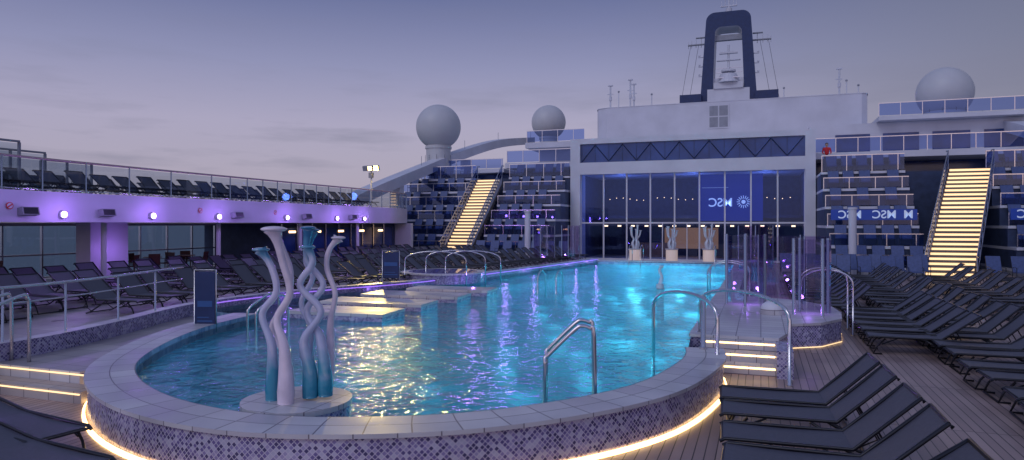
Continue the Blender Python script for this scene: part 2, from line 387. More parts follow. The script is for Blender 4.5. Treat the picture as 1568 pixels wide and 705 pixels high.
# ---------------------------------------------------------------- decks
mid=(-5.0,36.706)
A_=[(-5,-12),(18,-12),(18,75),(-5,75),mid]+right+inner[:36]
B_=inner[35:]+curb_pool+[mid,(-5,75),(-27,75),(-27,-12),(-5,-12)]
b=MB()
for P in (A_,B_): b.face([(p[0],p[1],0) for p in P],TEAK,[(p[0],p[1]) for p in P])
b.build('teak_deck')
b=MB(); 
b.wall([(-27,-12),(18,-12),(18,75),(-27,75),(-27,-12)],-22,-.01,WHITE); b.build('ship_hull')
b=MB(); L1=[(p[0],p[1]) for p in cout]
poly=L1+[(-10.2,38),(-10.2,38.6),(-26.8,38.6),(-26.8,6.6)]
b.prism(poly,0.01,.40,PAVE,COPING); b.build('raised_deck')
rimL=[p for p in outer if p[0]<-8.6 and p[1]>7.3]
cl=[p for p in curb if 7.3<p[1]<12.9]
b=MB(); b.prism([(-11.22,7.2),(rimL[0][0]-.02,7.2)]+rimL+cl[::-1],.01,.34,PAVE,COPING)
b.box(-11.25,-8.85,6.85,7.19,0,.17,PAVE); b.box(-11.2,-8.87,6.835,6.845,.12,.14,WARM2); b.box(-11.2,-8.87,7.18,7.197,.29,.31,WARM2)
b.box(-11.4,-11.1,6.4,6.6,0,.6,COPING)
b.build('walkway_steps')
b=MB(); b.box(-12.1,-10.9,13.05,13.5,-.8,.12,COPING); b.build('pool_bench')
for x,y in((-.3,7.6),(1.9,9.3),(2.4,6.2),(1.8,12.6),(2.6,18.2),(-6.2,4.2)):
    b=MB(); b.cyl((x,y),.07,.001,.008,STEEL,16); b.cyl((x,y),.045,.008,.011,DARK,12); b.build('deck_drain')

# ---------------------------------------------------------------- handrails
def arch(p0,p1,h,n=16):
    p0=Vector(p0);p1=Vector(p1); pts=[p0]; d=(p1-p0)
    for i in range(n+1):
        a=math.pi*i/n; t=(1-math.cos(a))/2
        zz=(h-.35)+.35*math.sin(a)**.8 if 0<a<math.pi-1e-6 else h-.35
        pts.append(Vector((p0.x+d.x*t,p0.y+d.y*t,zz)))
    pts.append(p1); return pts
def archrail(name,lst,r=.024):
    b=MB()
    for p0,p1,h in lst:
        b.tube(arch(p0,p1,h),r,STEEL,10)
        for p in(p0,p1): b.cyl((p[0],p[1]),.05,p[2],p[2]+.015,STEEL,12)
    return b.build(name)
archrail('entry_handrail',[((-.62,10.9,0),(-1.75,12.0,-.5),1.38)],.03)
archrail('entry_handrail',[((.42,11.35,0),(-1.05,13.0,.5),1.36)],.03)
b=MB(); b.tube([(-.86,11.3,.5),(-.86,11.3,1.30)],.042,STEEL,12); b.cyl((-.86,11.3),.065,.5,.53,STEEL,16); b.sphere((-.86,11.3,1.31),.045,STEEL,12,8); b.build('shower_post')
def ladder(name,x,y,rot,h=1.25,zw=-.3,wd=.55,rr=.022):
    b=MB(); c,s=math.cos(rot),math.sin(rot)
    def T(px,py,z): return (x+px*c-py*s,y+px*s+py*c,z)
    for q in(-wd/2,wd/2):
        P=[T(0,q,zw),T(0,q,.78),T(.02,q,.86),T(.10,q,.95),T(.38,q,h-.03),T(.47,q,h),T(.55,q,h-.03),T(.60,q,h-.14),T(.62,q,zw)]
        b.tube(cr(P,4),rr,STEEL,10)
    for zz in(-.05,.2): b.obox(T(.31,0,zz),Vector((c,s,0))*.24,Vector((-s,c,0))*(wd/2-.03),(0,0,.015),STEEL)
    b.build(name)
ladder('pool_ladder',-2.55,8.25,math.radians(15),1.25,-.3,.5,.025)
ladder('pool_ladder',-9.0,10.4,math.radians(60),1.15,.1,.45)
archrail('pool_handrail',[((-6.6,20.5,.1),(-6.6,21.3,.1),1.0),((-6.0,20.5,.1),(-6.0,21.3,.1),1.0)],.02)
archrail('pool_handrail',[((-11.6,21,.6),(-9.5,21.5,.2),1.55),((-11.3,22,.6),(-9.2,22.5,.2),1.55),((-11.0,23,.6),(-9.0,23.5,.2),1.5)],.022)
archrail('pool_handrail',[((-6.6,36.4,.2),(-6.6,37.4,.4),1.35),((-6.0,36.4,.2),(-6.0,37.4,.4),1.35)],.02)
archrail('pool_handrail',[((-2.2,36.4,.2),(-2.2,37.4,.4),1.35),((-1.6,36.4,.2),(-1.6,37.4,.4),1.35)],.02)
archrail('island_handrail',[((1.95,17.0,0),(.9,17.2,.5),1.45),((1.95,18.0,0),(.9,17.9,.5),1.45)],.022)
archrail('pool_handrail',[((-.3,21.2,.0),(-1.5,21.4,.1),1.35),((-.3,22.2,.0),(-1.5,22.4,.1),1.35)],.022)
cc=[((a[0]+c[0])/2,(a[1]+c[1])/2) for a,c in zip(curb,cout)]
cc=[p for p in cc if p[1]<12.3]
b=MB(); b.tube([(p[0],p[1],1.48) for p in cc],.026,STEEL,10); b.tube([(p[0],p[1],1.22) for p in cc],.012,STEEL,8)
for i in range(0,len(cc),4): b.tube([(cc[i][0],cc[i][1],.62),(cc[i][0],cc[i][1],1.48)],.02,STEEL,8)
b.build('curb_handrail')
b=MB()
for x in(-11.15,-10.75):
    b.tube(cr([(x,6.3,0),(x,6.3,.95),(x,6.42,1.08),(x,7.3,1.38),(x,7.42,1.34),(x,7.45,1.2),(x,7.45,.34)],4),.028,STEEL,10)
b.build('step_handrail')
PPR=mat('panel_print',(.03,.10,.28),.4)
def panel(x,y,z,rot,wd=.42,h=.78):
    b=MB(); b.box(-wd/2,wd/2,-.02,.02,.10,h,NAVY); b.tube([(-wd/2-.02,0,0),(-wd/2-.02,0,h+.04),(wd/2+.02,0,h+.04),(wd/2+.02,0,0)],.014,STEEL,8)
    b.box(-wd/2+.05,wd/2-.05,-.024,-.021,.5,.62,PPR); b.box(-wd/2+.05,wd/2-.05,-.024,-.021,.2,.23,PPR); b.box(-wd/2+.05,wd/2-.12,-.024,-.021,.28,.30,PPR)
    o=b.build('information_panel'); o.location=(x,y,z); o.rotation_euler=(0,0,rot)
panel(-10.45,10.75,.34,math.radians(18),.40,1.2); panel(-11.4,19.7,.62,math.radians(10),.55,.95)

# ---------------------------------------------------------------- sculptures
def sculpt_mat():
    m=D.materials.new('sculpture_glaze'); m.use_nodes=True; nt=m.node_tree; N=nt.nodes; L=nt.links; b_=N['Principled BSDF']; sset(b_,'Roughness',.12); sset(b_,'Coat Weight',.6)
    tc=N.new('ShaderNodeTexCoord'); s=N.new('ShaderNodeSeparateXYZ'); L.new(tc.outputs['Object'],s.inputs[0])
    n=N.new('ShaderNodeTexNoise'); n.inputs['Scale'].default_value=3.5; L.new(tc.outputs['Object'],n.inputs['Vector'])
    a=N.new('ShaderNodeMath'); a.operation='MULTIPLY_ADD'; a.inputs[1].default_value=.8; L.new(n.outputs['Fac'],a.inputs[0]); L.new(s.outputs[2],a.inputs[2])
    mr=N.new('ShaderNodeMapRange'); mr.inputs[1].default_value=.35; mr.inputs[2].default_value=2.8; L.new(a.outputs[0],mr.inputs[0])
    r=N.new('ShaderNodeValToRGB'); e=r.color_ramp.elements
    C=[(0,(.01,.08,.24)),(.20,(.015,.22,.34)),(.36,(.06,.32,.44)),(.47,(.46,.50,.68)),(.82,(.66,.64,.82)),(.92,(.10,.32,.48)),(1,(.03,.18,.36))]
    while len(e)<len(C): e.new(.5)
    for i,(p,c) in enumerate(C): e[i].position=p; e[i].color=(*c,1)
    L.new(mr.outputs[0],r.inputs[0]); L.new(r.outputs[0],b_.inputs['Base Color']); return m
SGZ=sculpt_mat(); SP=mat('sculpture_pink',(.82,.70,.80),.15,var=.18,vscale=4); SW=mat('sculpture_white',(.66,.66,.70),.25,var=.1)
def tentacle(b,pts,m,rb=.10,rt=.04,head=None,n=6):
    P=cr(pts,n); K=len(P); R=[]
    for i in range(K):
        t=i/(K-1)
        r=rt+(rb-rt)*max(0,(1-t/.42))**1.0
        if t<.08: r*=.82+.18*t/.08
        if t>.88: r=rt+((t-.88)/.12)**2.2*((head[0]*.8-rt) if head else .055)
        R.append(r)
    b.tube(P,R,m,14)
    if head:
        hr,hm,tilt=head; e=P[-1]; b.sphere((e[0],e[1],e[2]+.005),hr,hm,20,10,(1,1,.24))
c20,s20=math.cos(math.radians(20)),math.sin(math.radians(20))
sc=empty('tentacle_sculpture',(-4.98,6.5,0))
b=MB(); b.cyl((0,0),.60,-.8,.44,MOSAIC,40); b.cyl((0,0),.615,.442,.50,COPING,40); b.build('base',sc)
b=MB()
def S(u,z,dep): 
    u=(u-443)/137
    return (u*c20-dep*s20,u*s20+dep*c20,2.5-(z-343)/137)
tentacle(b,[S(407,618,-.05),S(407,575,-.05),S(405,530,-.05),S(388,485,0),S(410,450,0),S(403,412,0),S(386,384,0)],SGZ,.098,.040,(.10,SGZ,0))
tentacle(b,[S(434,618,-.2),S(434,575,-.2),S(430,530,-.18),S(416,490,-.1),S(436,450,-.1),S(424,400,-.1),S(411,352,-.1)],SP,.108,.042,(.145,SP,0))
tentacle(b,[S(464,614,-.02),S(463,570,-.02),S(454,525,0),S(480,480,0),S(447,440,0),S(467,405,0),S(459,380,0)],SGZ,.105,.040,(.09,SGZ,0))
tentacle(b,[S(487,612,.0),S(486,570,0),S(476,520,.05),S(454,480,.1),S(480,440,.1),S(454,400,.1),S(456,350,.1)],SGZ,.10,.037,(.09,SGZ,0))
tentacle(b,[S(484,600,.2),S(488,550,.2),S(488,500,.2),S(497,455,.15),S(484,415,.15),S(487,386,.15),S(502,366,.15)],SP,.07,.031,(.085,SP,0))
tentacle(b,[S(420,598,.25),S(412,550,.25),S(394,510,.2),S(420,460,.2),S(424,420,.2),S(412,385,.2),S(399,354,.2)],SP,.07,.032,(.09,SGZ,0))
tentacle(b,[S(455,600,.2),S(452,560,.2),S(456,510,.2),S(441,470,.2),S(459,430,.2),S(448,400,.2),S(460,354,.2)],SGZ,.075,.033,(.08,SGZ,0))
b.build('tentacles',sc)
PGL=mat('pedestal_glow',(.7,.6,.55),.4,emis=(1,.75,.6),es=.22)
for x,y in((-6.9,40.1),(-4.85,40.5),(-2.8,41)):
    s=empty('coral_sculpture',(x,y,0)); b=MB()
    b.cyl((0,0),.42,0,.1,COPING,24); b.cyl((0,0),.34,.1,1.0,PGL,24); b.cyl((0,0),.38,1.0,1.06,COPING,24); b.build('pedestal',s)
    b=MB()
    for k in range(5):
        a=k*1.26+.3; u=math.cos(a);v=math.sin(a)
        tentacle(b,[(u*.12,v*.12,1.06),(u*.2,v*.2,1.35),(u*.12,v*.12,1.6),(u*.26,v*.26,1.85),(u*.3,v*.3,2.1+.08*k)],SW,.09,.045,(.10,SW,0),4)
    b.build('branches',s)
b=MB(); b.cyl((-3.2,23.5),.13,-.8,.45,COPING,16); tentacle(b,[(-3.2,23.5,.45),(-3.15,23.5,.7),(-3.22,23.5,.9),(-3.15,23.5,1.05)],SW,.08,.05,(.1,SW,0)); b.build('water_spout')

# ---------------------------------------------------------------- loungers
def lounger_mesh(name,ang):
    b=MB(); W=.31; zs=.34; a=math.radians(ang); hx,hz=1.22,zs; tx=hx+.78*math.cos(a); tz=hz+.78*math.sin(a)
    n=6
    for seg_ in((0.03,zs,hx,zs),(hx,zs,tx,tz)):
        x0,z0,x1,z1=seg_
        for i in range(n):
            t0=i/n;t1=(i+1)/n
            for dz,fl in((0,1),(-.014,-1)):
                sg0=-.014*math.sin(math.pi*t0);sg1=-.014*math.sin(math.pi*t1)
                P=[(x0+(x1-x0)*t0,-W+.02,z0+(z1-z0)*t0+dz+sg0),(x0+(x1-x0)*t1,-W+.02,z0+(z1-z0)*t1+dz+sg1),(x0+(x1-x0)*t1,W-.02,z0+(z1-z0)*t1+dz+sg1),(x0+(x1-x0)*t0,W-.02,z0+(z1-z0)*t0+dz+sg0)]
                b.face(P if fl>0 else P[::-1],SLING,smooth=True)
    for s in(-1,1):
        y=s*W
        b.tube([(0.0,y,zs-.03),(.05,y,zs),(hx,y,zs),(tx,y,tz),(tx+.03,y,tz-.03)],.02,FRAME,6)
        b.tube([(.30,y,zs-.03),(.16,y,.16),(.10,y,.02),(.24,y,.015)],.017,FRAME,6)
        b.tube([(1.55,y,.015),(1.42,y,.05),(1.15,y,.2),(.95,y,zs-.02)],.017,FRAME,6)
        b.tube([(.24,y,.20),(.5,y,zs-.02)],.013,FRAME,6)
        b.tube([(hx+.30*math.cos(a),y*.93,hz+.30*math.sin(a)-.02),(1.62,y*.93,.18),(1.40,y*.93,.06)],.011,FRAME,6)
    for x,z in((.10,.02),(1.50,.03),(.02,zs-.02)): b.tube([(x,-W,z),(x,W,z)],.015,FRAME,6)
    b.tube([(tx,-W,tz),(tx,W,tz)],.018,FRAME,6)
    return b.mesh(name)
LM=[lounger_mesh('sun_lounger_mesh_a',37),lounger_mesh('sun_lounger_mesh_b',43),lounger_mesh('sun_lounger_mesh_flat',7)]
def chair_mesh():
    b=MB(); W=.28
    b.box(-W,W,0,.5,.36,.40,SLING2)
    b.obox((0,.62,.70),(W,0,0),(0,.02,-.008),(0,.14,.36),SLING2)
    for s in(-1,1):
        b.tube([(s*W,.02,0),(s*W,.02,.58),(s*W,.5,.60)],.016,FRAME,6); b.tube([(s*W,.60,0),(s*W,.5,.38),(s*W,.76,1.05)],.016,FRAME,6)
    b.tube([(-W,.02,.02),(W,.02,.02)],.014,FRAME,6)
    return b.mesh('deck_chair_mesh')
CM=chair_mesh()
def LG(x,y,z=0,rz=0,m=None):
    inst('sun_lounger',LM[m] if m is not None else random.choice(LM[:2]),(x,y,z),rz+random.uniform(-.04,.04))
for i,y in enumerate((9.2,8.45,7.5,6.75,5.85)):
    LG(-.5+(.05*i),y,0,math.radians(4 if i<2 else 2),1 if i<4 else 0)
LG(.95,5.0,0,math.radians(5),1)
y=9.6; k=0
while y<33:
    LG(3.0+random.uniform(-.08,.08),y,0,0); k+=1; y+=.80 if k%2 else 1.15
y=20.0
while y<33: LG(.9,y,0,0); y+=.9
y=15.0
while y<19.8: LG(1.95,y,0,0,0); y+=.9
y=17; k=0
while y<33:
    LG(5.9+random.uniform(-.08,.08),y,0,0); k+=1; y+=.80 if k%2 else 1.15
y=20
while y<33:
    LG(8.6,y,0,0); LG(11.2,y,0,0); y+=.95
for i in range(14): inst('deck_chair',CM,(1.2+i*.95,35.2,0),random.uniform(-.1,.1)) if not 7.0<1.2+i*.95<9.6 else None
for i in range(6): inst('deck_chair',CM,(1.6+i*.95,33.8,0),random.uniform(-.1,.1))
def cx_at(y): return min(cout,key=lambda p:abs(p[1]-y))[0]
y=7.6; k=0
while y<38:
    x=cx_at(y)-.55
    if y>11.5: LG(x,y,.40,math.radians(180))
    x2=min(x-2.5,-14.0)
    LG(x2,y+.2,.40,math.radians(180)); 
    if x2-2.5>-19.6: LG(x2-2.5,y+.1,.40,math.radians(180))
    if x2-5.0>-19.6: LG(x2-5.0,y,.40,math.radians(180))
    k+=1; y+=.78 if k%2 else 1.0
LG(-6.75,5.0,0,math.radians(172),2); LG(-5.62,4.35,0,math.radians(172),2)
for i in range(7): inst('deck_chair',CM,(-16.5+i*.9,39.0,.4),random.uniform(-.1,.1))

# ---------------------------------------------------------------- port side gallery
gal=empty('port_gallery')
fas=cr([(-18.2,8),(-19.0,11),(-19.6,14),(-19.9,18),(-20.1,23),(-20.3,28),(-20.4,33),(-20.6,36),(-21.2,38.5),(-22.2,40.5)],5)
back=[(-26.8,p[1]) for p in fas]
b=MB(); b.wall(fas,2.55,3.45,WHITE2); b.strip(fas,back,2.55,GREY); b.strip(fas,back,3.45,PAVE); b.build('fascia',gal)
b=MB(); gi=offs(fas,-.05); gi=gi if gi[10][0]<fas[10][0] else offs(fas,.05)
b.wall(gi,3.52,4.34,TGLASS); b.build('balustrade_glass',gal)
b=MB(); b.tube([(p[0],p[1],4.40) for p in gi],.035,mat('rail_wood',(.45,.33,.3),.4),8); b.tube([(p[0],p[1],3.50) for p in gi],.02,STEEL,6)
acc=0
for a,c in zip(gi,gi[1:]):
    acc+=math.dist(a,c)
    if acc>1.0: acc=0; b.tube([(c[0]+.02,c[1],3.44),(c[0]+.02,c[1],4.4)],.022,STEEL,6)
b.build('balustrade_rail',gal)
b=MB()
for y in(12.2,17,22.2,27.5,32.5): b.cyl((-20.9,y),.09,.4,2.55,WHITE,12)
b.box(-22.6,-21.9,17.3,18.8,.4,2.55,WHITE2); b.box(-23.0,-22.2,8,9.2,.4,2.55,WHITE2)
y=8
while y<27: b.box(-25.6,-25.5,y,y+.06,.4,2.5,STEEL); y+=1.45
b.box(-25.62,-25.48,8,27,.45,.5,STEEL); b.box(-25.62,-25.48,8,27,1.30,1.36,STEEL); b.box(-25.62,-25.48,8,27,2.42,2.54,WHITE)
b.box(-25.9,-20.9,38.6,38.9,.4,2.54,WHITE)
b.build('frames',gal)
b=MB(); b.wall([(-25.55,8),(-25.55,27)],.5,2.42,TGLASS); b.build('glazing',gal)
b=MB(); b.box(-26.5,-22.0,27.2,38.5,.41,2.54,DARKWALL)
for i in range(9):
    yy=27.4+i*1.2; b.box(-21.99,-21.93,yy,yy+.08,.4,2.5,STEEL); b.box(-21.99,-21.96,yy+.1,yy+1.1,.45,2.3,NGLASS)
for i in range(5): b.box(-21.95,-21.93,28+i*2.1,28.5+i*2.1,2.05,2.15,WARMI)
b.build('lounge',gal)
purple=(.42,.20,1)
def fx(y): return min(fas,key=lambda p:abs(p[1]-y))[0]
for y in(14.6,18.0,21.2,25.5,29.6,32.2):
    x=fx(y); s=empty('fascia_spotlight',(x,y,2.78)); b=MB(); 
    b.tube([(0,0,0),(.12,0,0)],.125,GREY,16); b.tube([(.121,0,0),(.135,0,0)],.09,LAMPW,16)
    for k in range(8):
        a=k*math.pi/4; b.sphere((.14,.065*math.cos(a),.065*math.sin(a)),.018,LAMPW,6,4)
    b.build('housing',s); light('beam','POINT',(.7,0,.05),26,purple,.08,s)
RS=mat('sign_red',(.6,.05,.06),.5)
for y in(11.6,13.4,16.1,22.2,27,31):
    x=fx(y); s=empty('loudspeaker',(x+.14,y,2.85)); b=MB(); b.obox((0,0,0),(.11,0,.02),(0,.24,0),(-.03,0,.11),GREY); b.obox((.115,0,.022),(.004,0,0),(0,.2,0),(-.02,0,.09),DARK); b.tube([(-.14,0,0),(-.1,0,0)],.05,GREY,8); b.build('cabinet',s)
for y in(12.9,20.3,24.8):
    x=fx(y); b=MB(); b.tube([(x+.01,y,3.0),(x+.02,y,3.0)],.10,RS,20); b.tube([(x+.022,y,3.0),(x+.026,y,3.0)],.075,WHITE,20); b.obox((x+.03,y,3.0),(.003,0,0),(0,.07,.05),(0,-.01,.014),RS); b.build('no_smoking_sign')
for y in(11,13,16.3,19.6,23.3,27.5,31,35): light('purple_fascia_fill','POINT',(fx(y)+1.2,y,3.15),15,purple,.1,gal)  # added purple fill to wash the fascia, no fittings here
light('purple_wash','POINT',(-21.2,18.0,1.6),14,purple,.1,gal)
for p in curb_pool[6::6]: light('curb_lamp','POINT',(p[0]+.25,p[1],.46),2.0,purple,.04,pool)
light('rim_wash','POINT',(-7.9,5.0,.35),3.5,purple,.05,pool)
y=9
while y<36: LG(fx(y)-.75,y,3.45,math.radians(180)); LG(fx(y)-3.2,y+.3,3.45,math.radians(180)); y+=1.0
b=MB()
for y0,y1,x,h in((9.5,14.8,-21.8,1.6),(14.8,17.2,-24,1.55),(17.4,19.4,-24.5,1.35)):
    for yy in(y0,(y0+y1)/2,y1): b.box(x-.04,x+.04,yy-.03,yy+.03,3.45,3.45+h,GREY)
    b.box(x-.05,x+.05,y0,y1,3.45+h,3.51+h,GREY)
    b.wall([(x,y0),(x,y1)],3.5,3.42+h,TGLASS)
b.build('wind_screen')
def cafe_table():
    b=MB(); b.cyl((0,0),.36,.70,.73,WOODT,20); b.tube([(0,0,0),(0,0,.7)],.03,STEEL,8); b.cyl((0,0),.22,0,.03,STEEL,16); return b.mesh('cafe_table_mesh')
def cafe_chair():
    b=MB(); b.box(-.22,.22,-.2,.22,.42,.46,BROWN); b.obox((0,.24,.68),(.21,0,0),(0,.015,0),(0,.03,.2),BROWN)
    for sx in(-.2,.2):
        b.tube([(sx,-.18,0),(sx,-.18,.62),(sx,.2,.64)],.015,BROWN,6); b.tube([(sx,.22,0),(sx,.26,.86)],.015,BROWN,6)
    return b.mesh('cafe_chair_mesh')
TM=cafe_table(); KM=cafe_chair()
for i,y in enumerate((12.8,14.6,19.8,21.6,23.4)):
    for x in(-23.8,):
        inst('cafe_table',TM,(x,y,.4))
        for k in range(3):
            a=k*2.1+i; inst('cafe_chair',KM,(x+.6*math.sin(a),y-.6*math.cos(a),.4),a+math.pi)
fl=empty('floodlight_mast',(-22.2,36.0,3.45)); b=MB()
b.tube([(0,0,0),(0,0,2.4)],.06,WHITE,10); b.tube([(-.5,0,2.3),(.6,0,2.3)],.035,WHITE,8); b.build('pole',fl)
b=MB()
for x in(-.35,.0,.40): b.obox((x,-.05,2.42),(.15,0,0),(0,.10,.03),(0,-.04,.14),GREY)
b.obox((.42,-.16,2.40),(.13,.0,0),(.0,.012,0),(0,-.03,.12),YEL); b.obox((-.0,-.16,2.40),(.13,.0,0),(.0,.012,0),(0,-.03,.12),WARMI)
b.obox((0,0,2.0),(.12,0,0),(0,.1,0),(0,0,.16),GREY)
b.build('lamps',fl)
sp_=light('flood_beam','SPOT',(.42,-.25,2.38),2600,(1,.74,.22),.18,fl,spot_size=math.radians(17),spot_blend=.8)
sp_.rotation_euler=Vector((17.2,-27.5,-5.5)).to_track_quat('-Z','Y').to_euler()

# ---------------------------------------------------------------- terraces & staircases
def rail(b,x0,x1,y,z0,h,step=1.3,glass=True):
    if glass: b.face([(x0,y,z0+.06),(x1,y,z0+.06),(x1,y,z0+h-.04),(x0,y,z0+h-.04)],BGLASS)
    b.box(x0,x1,y-.03,y+.03,z0+h-.03,z0+h+.02,STEEL)
    x=x0+.02
    while x<=x1: b.box(x-.02,x+.02,y-.022,y+.022,z0,z0+h-.031,STEEL); x+=step
def terrace(xa,xb,Y0,z0,stair,nt_=5,run=1.2,rise=1.03):
    t=empty('terrace_seating'); b=MB(); g=MB(); ye=Y0+nt_*run+5
    for i in range(nt_+1):
        y0=Y0+i*run; z1=z0+i*rise+.35
        for (x0,x1) in ((xa,stair[0]),(stair[1],xb)):
            if x1-x0<.5: continue
            b.box(x0,x1,y0+.001*i,ye,(z0 if i==0 else z1-rise),z1-.14,DARKWALL if i else GREY)
            b.box(x0,x1,y0-.06,ye-.01*i,z1-.139,z1,WHITE)
            rail(g,x0+.03,x1-.03,y0+.02,z1,.62 if i<nt_ else .95)
            x=x0+.6
            while x<x1-.4:
                inst('deck_chair',CM,(x,y0+.28,z1),random.uniform(-.06,.06)); x+=.82 if random.random()<.8 else 1.4
    b.box(stair[0]+.01,stair[1]-.01,Y0+nt_*run+.8,ye,z0,z0+nt_*rise+.34,DARKWALL)
    b.build('tiers',t); g.build('balustrades',t); return t
terrace(3.3,17.6,37.4,0,(7.6,11.4)); terrace(-25.5,-12.7,40.9,.4,(-19.9,-17.3))
TREAD=mat('stair_tread',(.20,.17,.15),.5)
def staircase(xb,yb,xt,yt,z0,z1,wd,n=24):
    s=empty('illuminated_staircase'); b=MB(); dx=(xt-xb)/n; dy=(yt-yb)/n; dz=(z1-z0)/n
    for i in range(n):
        x=xb+dx*i; y=yb+dy*i; z=z0+dz*i
        b.box(x-wd/2,x+wd/2,y,y+dy+.3,z-.3 if i else z,z+dz-.03,TREAD)
        b.box(x-wd/2+.04,x+wd/2-.04,y-.012,y-.004,z+dz*.36,z+dz-.035,STEPLED)
        b.box(x-wd/2,x+wd/2,y-.03,y+dy,z+dz-.03,z+dz,TREAD)
    b.build('steps',s); b=MB()
    for sd in(-1,1):
        o=sd*(wd/2+.06)
        b.face([(xb+o,yb-.2,z0),(xt+o,yt,z1-.3),(xt+o,yt,z1+.2),(xb+o,yb-.2,z0+.25)],WHITE)
        b.face([(xb+o,yb-.2,z0+.3),(xt+o,yt,z1+.3),(xt+o,yt,z1+.95),(xb+o,yb-.2,z0+.95)],BGLASS)
        b.tube([(xb+o,yb-.5,z0+.95),(xb+o,yb-.2,z0+1.0),(xt+o,yt,z1+1.0),(xt+o,yt+.4,z1+1.0)],.03,STEEL,8)
        b.tube([(xb+o,yb-.2,z0+.6),(xt+o,yt,z1+.6)],.015,STEEL,6)
        for k in range(8):
            t=k/7; x=xb+(xt-xb)*t+o; y=yb-.2+(yt-yb+.2)*t; z=z0+(z1-z0)*t; b.tube([(x,y,z),(x,y,z+1.0)],.02,STEEL,6)
    b.build('handrails',s)
staircase(8.3,37.0,10.7,43.2,0,5.5,2.0); staircase(-18.6,40.3,-18.7,46.6,.4,5.75,1.8)
def text(s,x,y,z,size,parent,mirror=True,m=None):
    c=D.curves.new('text','FONT'); c.body=s; c.size=size; c.extrude=.005; c.align_x='CENTER'; c.align_y='CENTER'; c.offset=.008
    o=D.objects.new('lettering',c); COL.objects.link(o); o.data.materials.append(m or TXT); o.location=(x,y,z); o.rotation_euler=(math.radians(90),0,0); o.scale=(-1 if mirror else 1,1,1); o.parent=parent
refl_band=empty('lettering_reflection'); b=MB(); b.box(3.5,7.5,39.70,39.74,2.70,3.25,REFL_BAND); b.box(11.5,17,39.70,39.74,2.70,3.25,REFL_BAND); b.build('panel',refl_band)  # dim panels with mirrored text, painting a reflection in the terrace glass
for x,t in((4.4,'MSC'),(6.0,'MSC'),(7.1,'M'),(12.3,'MSC'),(14.0,'MSC')): text(t,x,39.68,2.97,.58,refl_band,m=TXT2)

# ---------------------------------------------------------------- central building
ss=empty('ship_superstructure')
b=MB(); Y=47
b.box(-12.6,-11.9,Y-.35,Y+1.2,0,8.45,WHITE); b.box(2.65,3.25,Y-.35,Y+1.2,0,8.45,WHITE)
b.box(-11.9,2.65,Y-.35,Y+1,5.95,6.78,WHITE); b.box(-11.9,2.65,Y-.35,Y+1,8.08,8.45,WHITE)
b.box(-12.6,3.25,Y+1.2,60,6.0,8.44,WHITE); b.box(-12.5,-12.0,Y+1.2,58,0,6,DARKWALL); b.box(2.7,3.2,Y+1.2,58,0,6,DARKWALL)
b.box(-12,2.7,54,54.3,0,6,DARKWALL); b.box(-12.0,2.7,Y,54,.0,.05,PAVE)
b.build('frame',ss)
BAND=mat('band_glass',(.030,.075,.25),.15,spec=.5,var=.35,vscale=.8)
b=MB(); b.box(-11.9,2.65,Y-.20,Y-.15,6.79,8.07,BAND)
n=15; x0=-11.8; dx=(2.55+11.8)/n
for i in range(n):
    xa=x0+dx*i; zA,zB=(6.85,8.0) if i%2==0 else(8.0,6.85)
    b.tube([(xa,Y-.24,zA),(xa+dx,Y-.24,zB)],.028,NAVY,6)
    b.box(xa-.015,xa+.015,Y-.22,Y-.201,6.79,8.07,NAVY)
b.build('truss_band',ss)
b=MB(); b.face([(-11.9,Y,0),(2.65,Y,0),(2.65,Y,5.95),(-11.9,Y,5.95)],DGLASS); b.build('glass_wall',ss)
b=MB(); nb=9; bw_=(2.65+11.9)/nb
for i in range(nb+1):
    x=-11.9+bw_*i; b.box(x-.05,x+.05,Y-.08,Y-.005,.0,5.95,WHITE)
b.box(-11.85,2.6,Y-.07,Y-.006,2.52,2.62,WHITE); b.box(-11.85,2.6,Y-.07,Y-.006,.0,.12,WHITE)
for i in(3,4,5): b.box(-11.9+bw_*i+bw_/2-.03,-11.9+bw_*i+bw_/2+.03,Y-.06,Y-.006,.12,2.52,WHITE)
b.build('mullions',ss)
b=MB()
for i in range(14): b.box(-11+i*1.0,-10.75+i*1.0,50.5,50.6,2.3,2.4,WARMI)
for i in range(26): b.sphere((-11+i*.52,52.5,4.4+.1*math.sin(i)),.03,WARMI,8,5)
b.box(-9,-6,51,51.6,.05,1.1,WOODT); b.box(-2.5,.5,51,51.6,.05,1.1,WOODT); b.box(-11.8,2.6,50,53.9,2.9,3.1,DARKWALL)
b.box(-7,-3,53.9,53.95,.6,2.2,mat('back_bar',(.4,.2,.1),.5,emis=(1,.5,.25),es=.25))
b.build('interior',ss)
light('interior_light','POINT',(-5,50,2.5),40,(1,.7,.45),.3,ss)
for x in(-9.5,-4.5,.3): light('interior_light','POINT',(x,49.5,4.8),80,(.20,.33,1),.3,ss)  # added blue fill to tint the facade, no fittings
sc2=empty('screen_reflection'); b=MB(); b.box(-3.95,.15,Y+.45,Y+.5,2.7,5.8,SCREEN); b.build('panel',sc2); text('MSC',-2.5,Y+.42,3.9,.8,sc2)  # glowing panel and mirrored text paint a reflection, no screen stands here
b=MB()
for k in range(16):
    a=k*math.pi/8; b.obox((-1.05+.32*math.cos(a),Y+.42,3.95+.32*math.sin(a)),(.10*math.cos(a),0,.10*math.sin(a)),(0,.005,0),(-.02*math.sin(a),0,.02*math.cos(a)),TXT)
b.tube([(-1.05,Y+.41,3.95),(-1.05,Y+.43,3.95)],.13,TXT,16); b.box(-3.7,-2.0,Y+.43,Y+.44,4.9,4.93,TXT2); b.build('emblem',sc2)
b=MB(); g=MB()
b.box(-18.4,-12.62,49,60,6.75,7.15,WHITE); b.box(-18.2,-12.62,52.5,59,5.9,6.74,NGLASS); rail(g,-18.3,-12.65,49.1,7.15,.95)
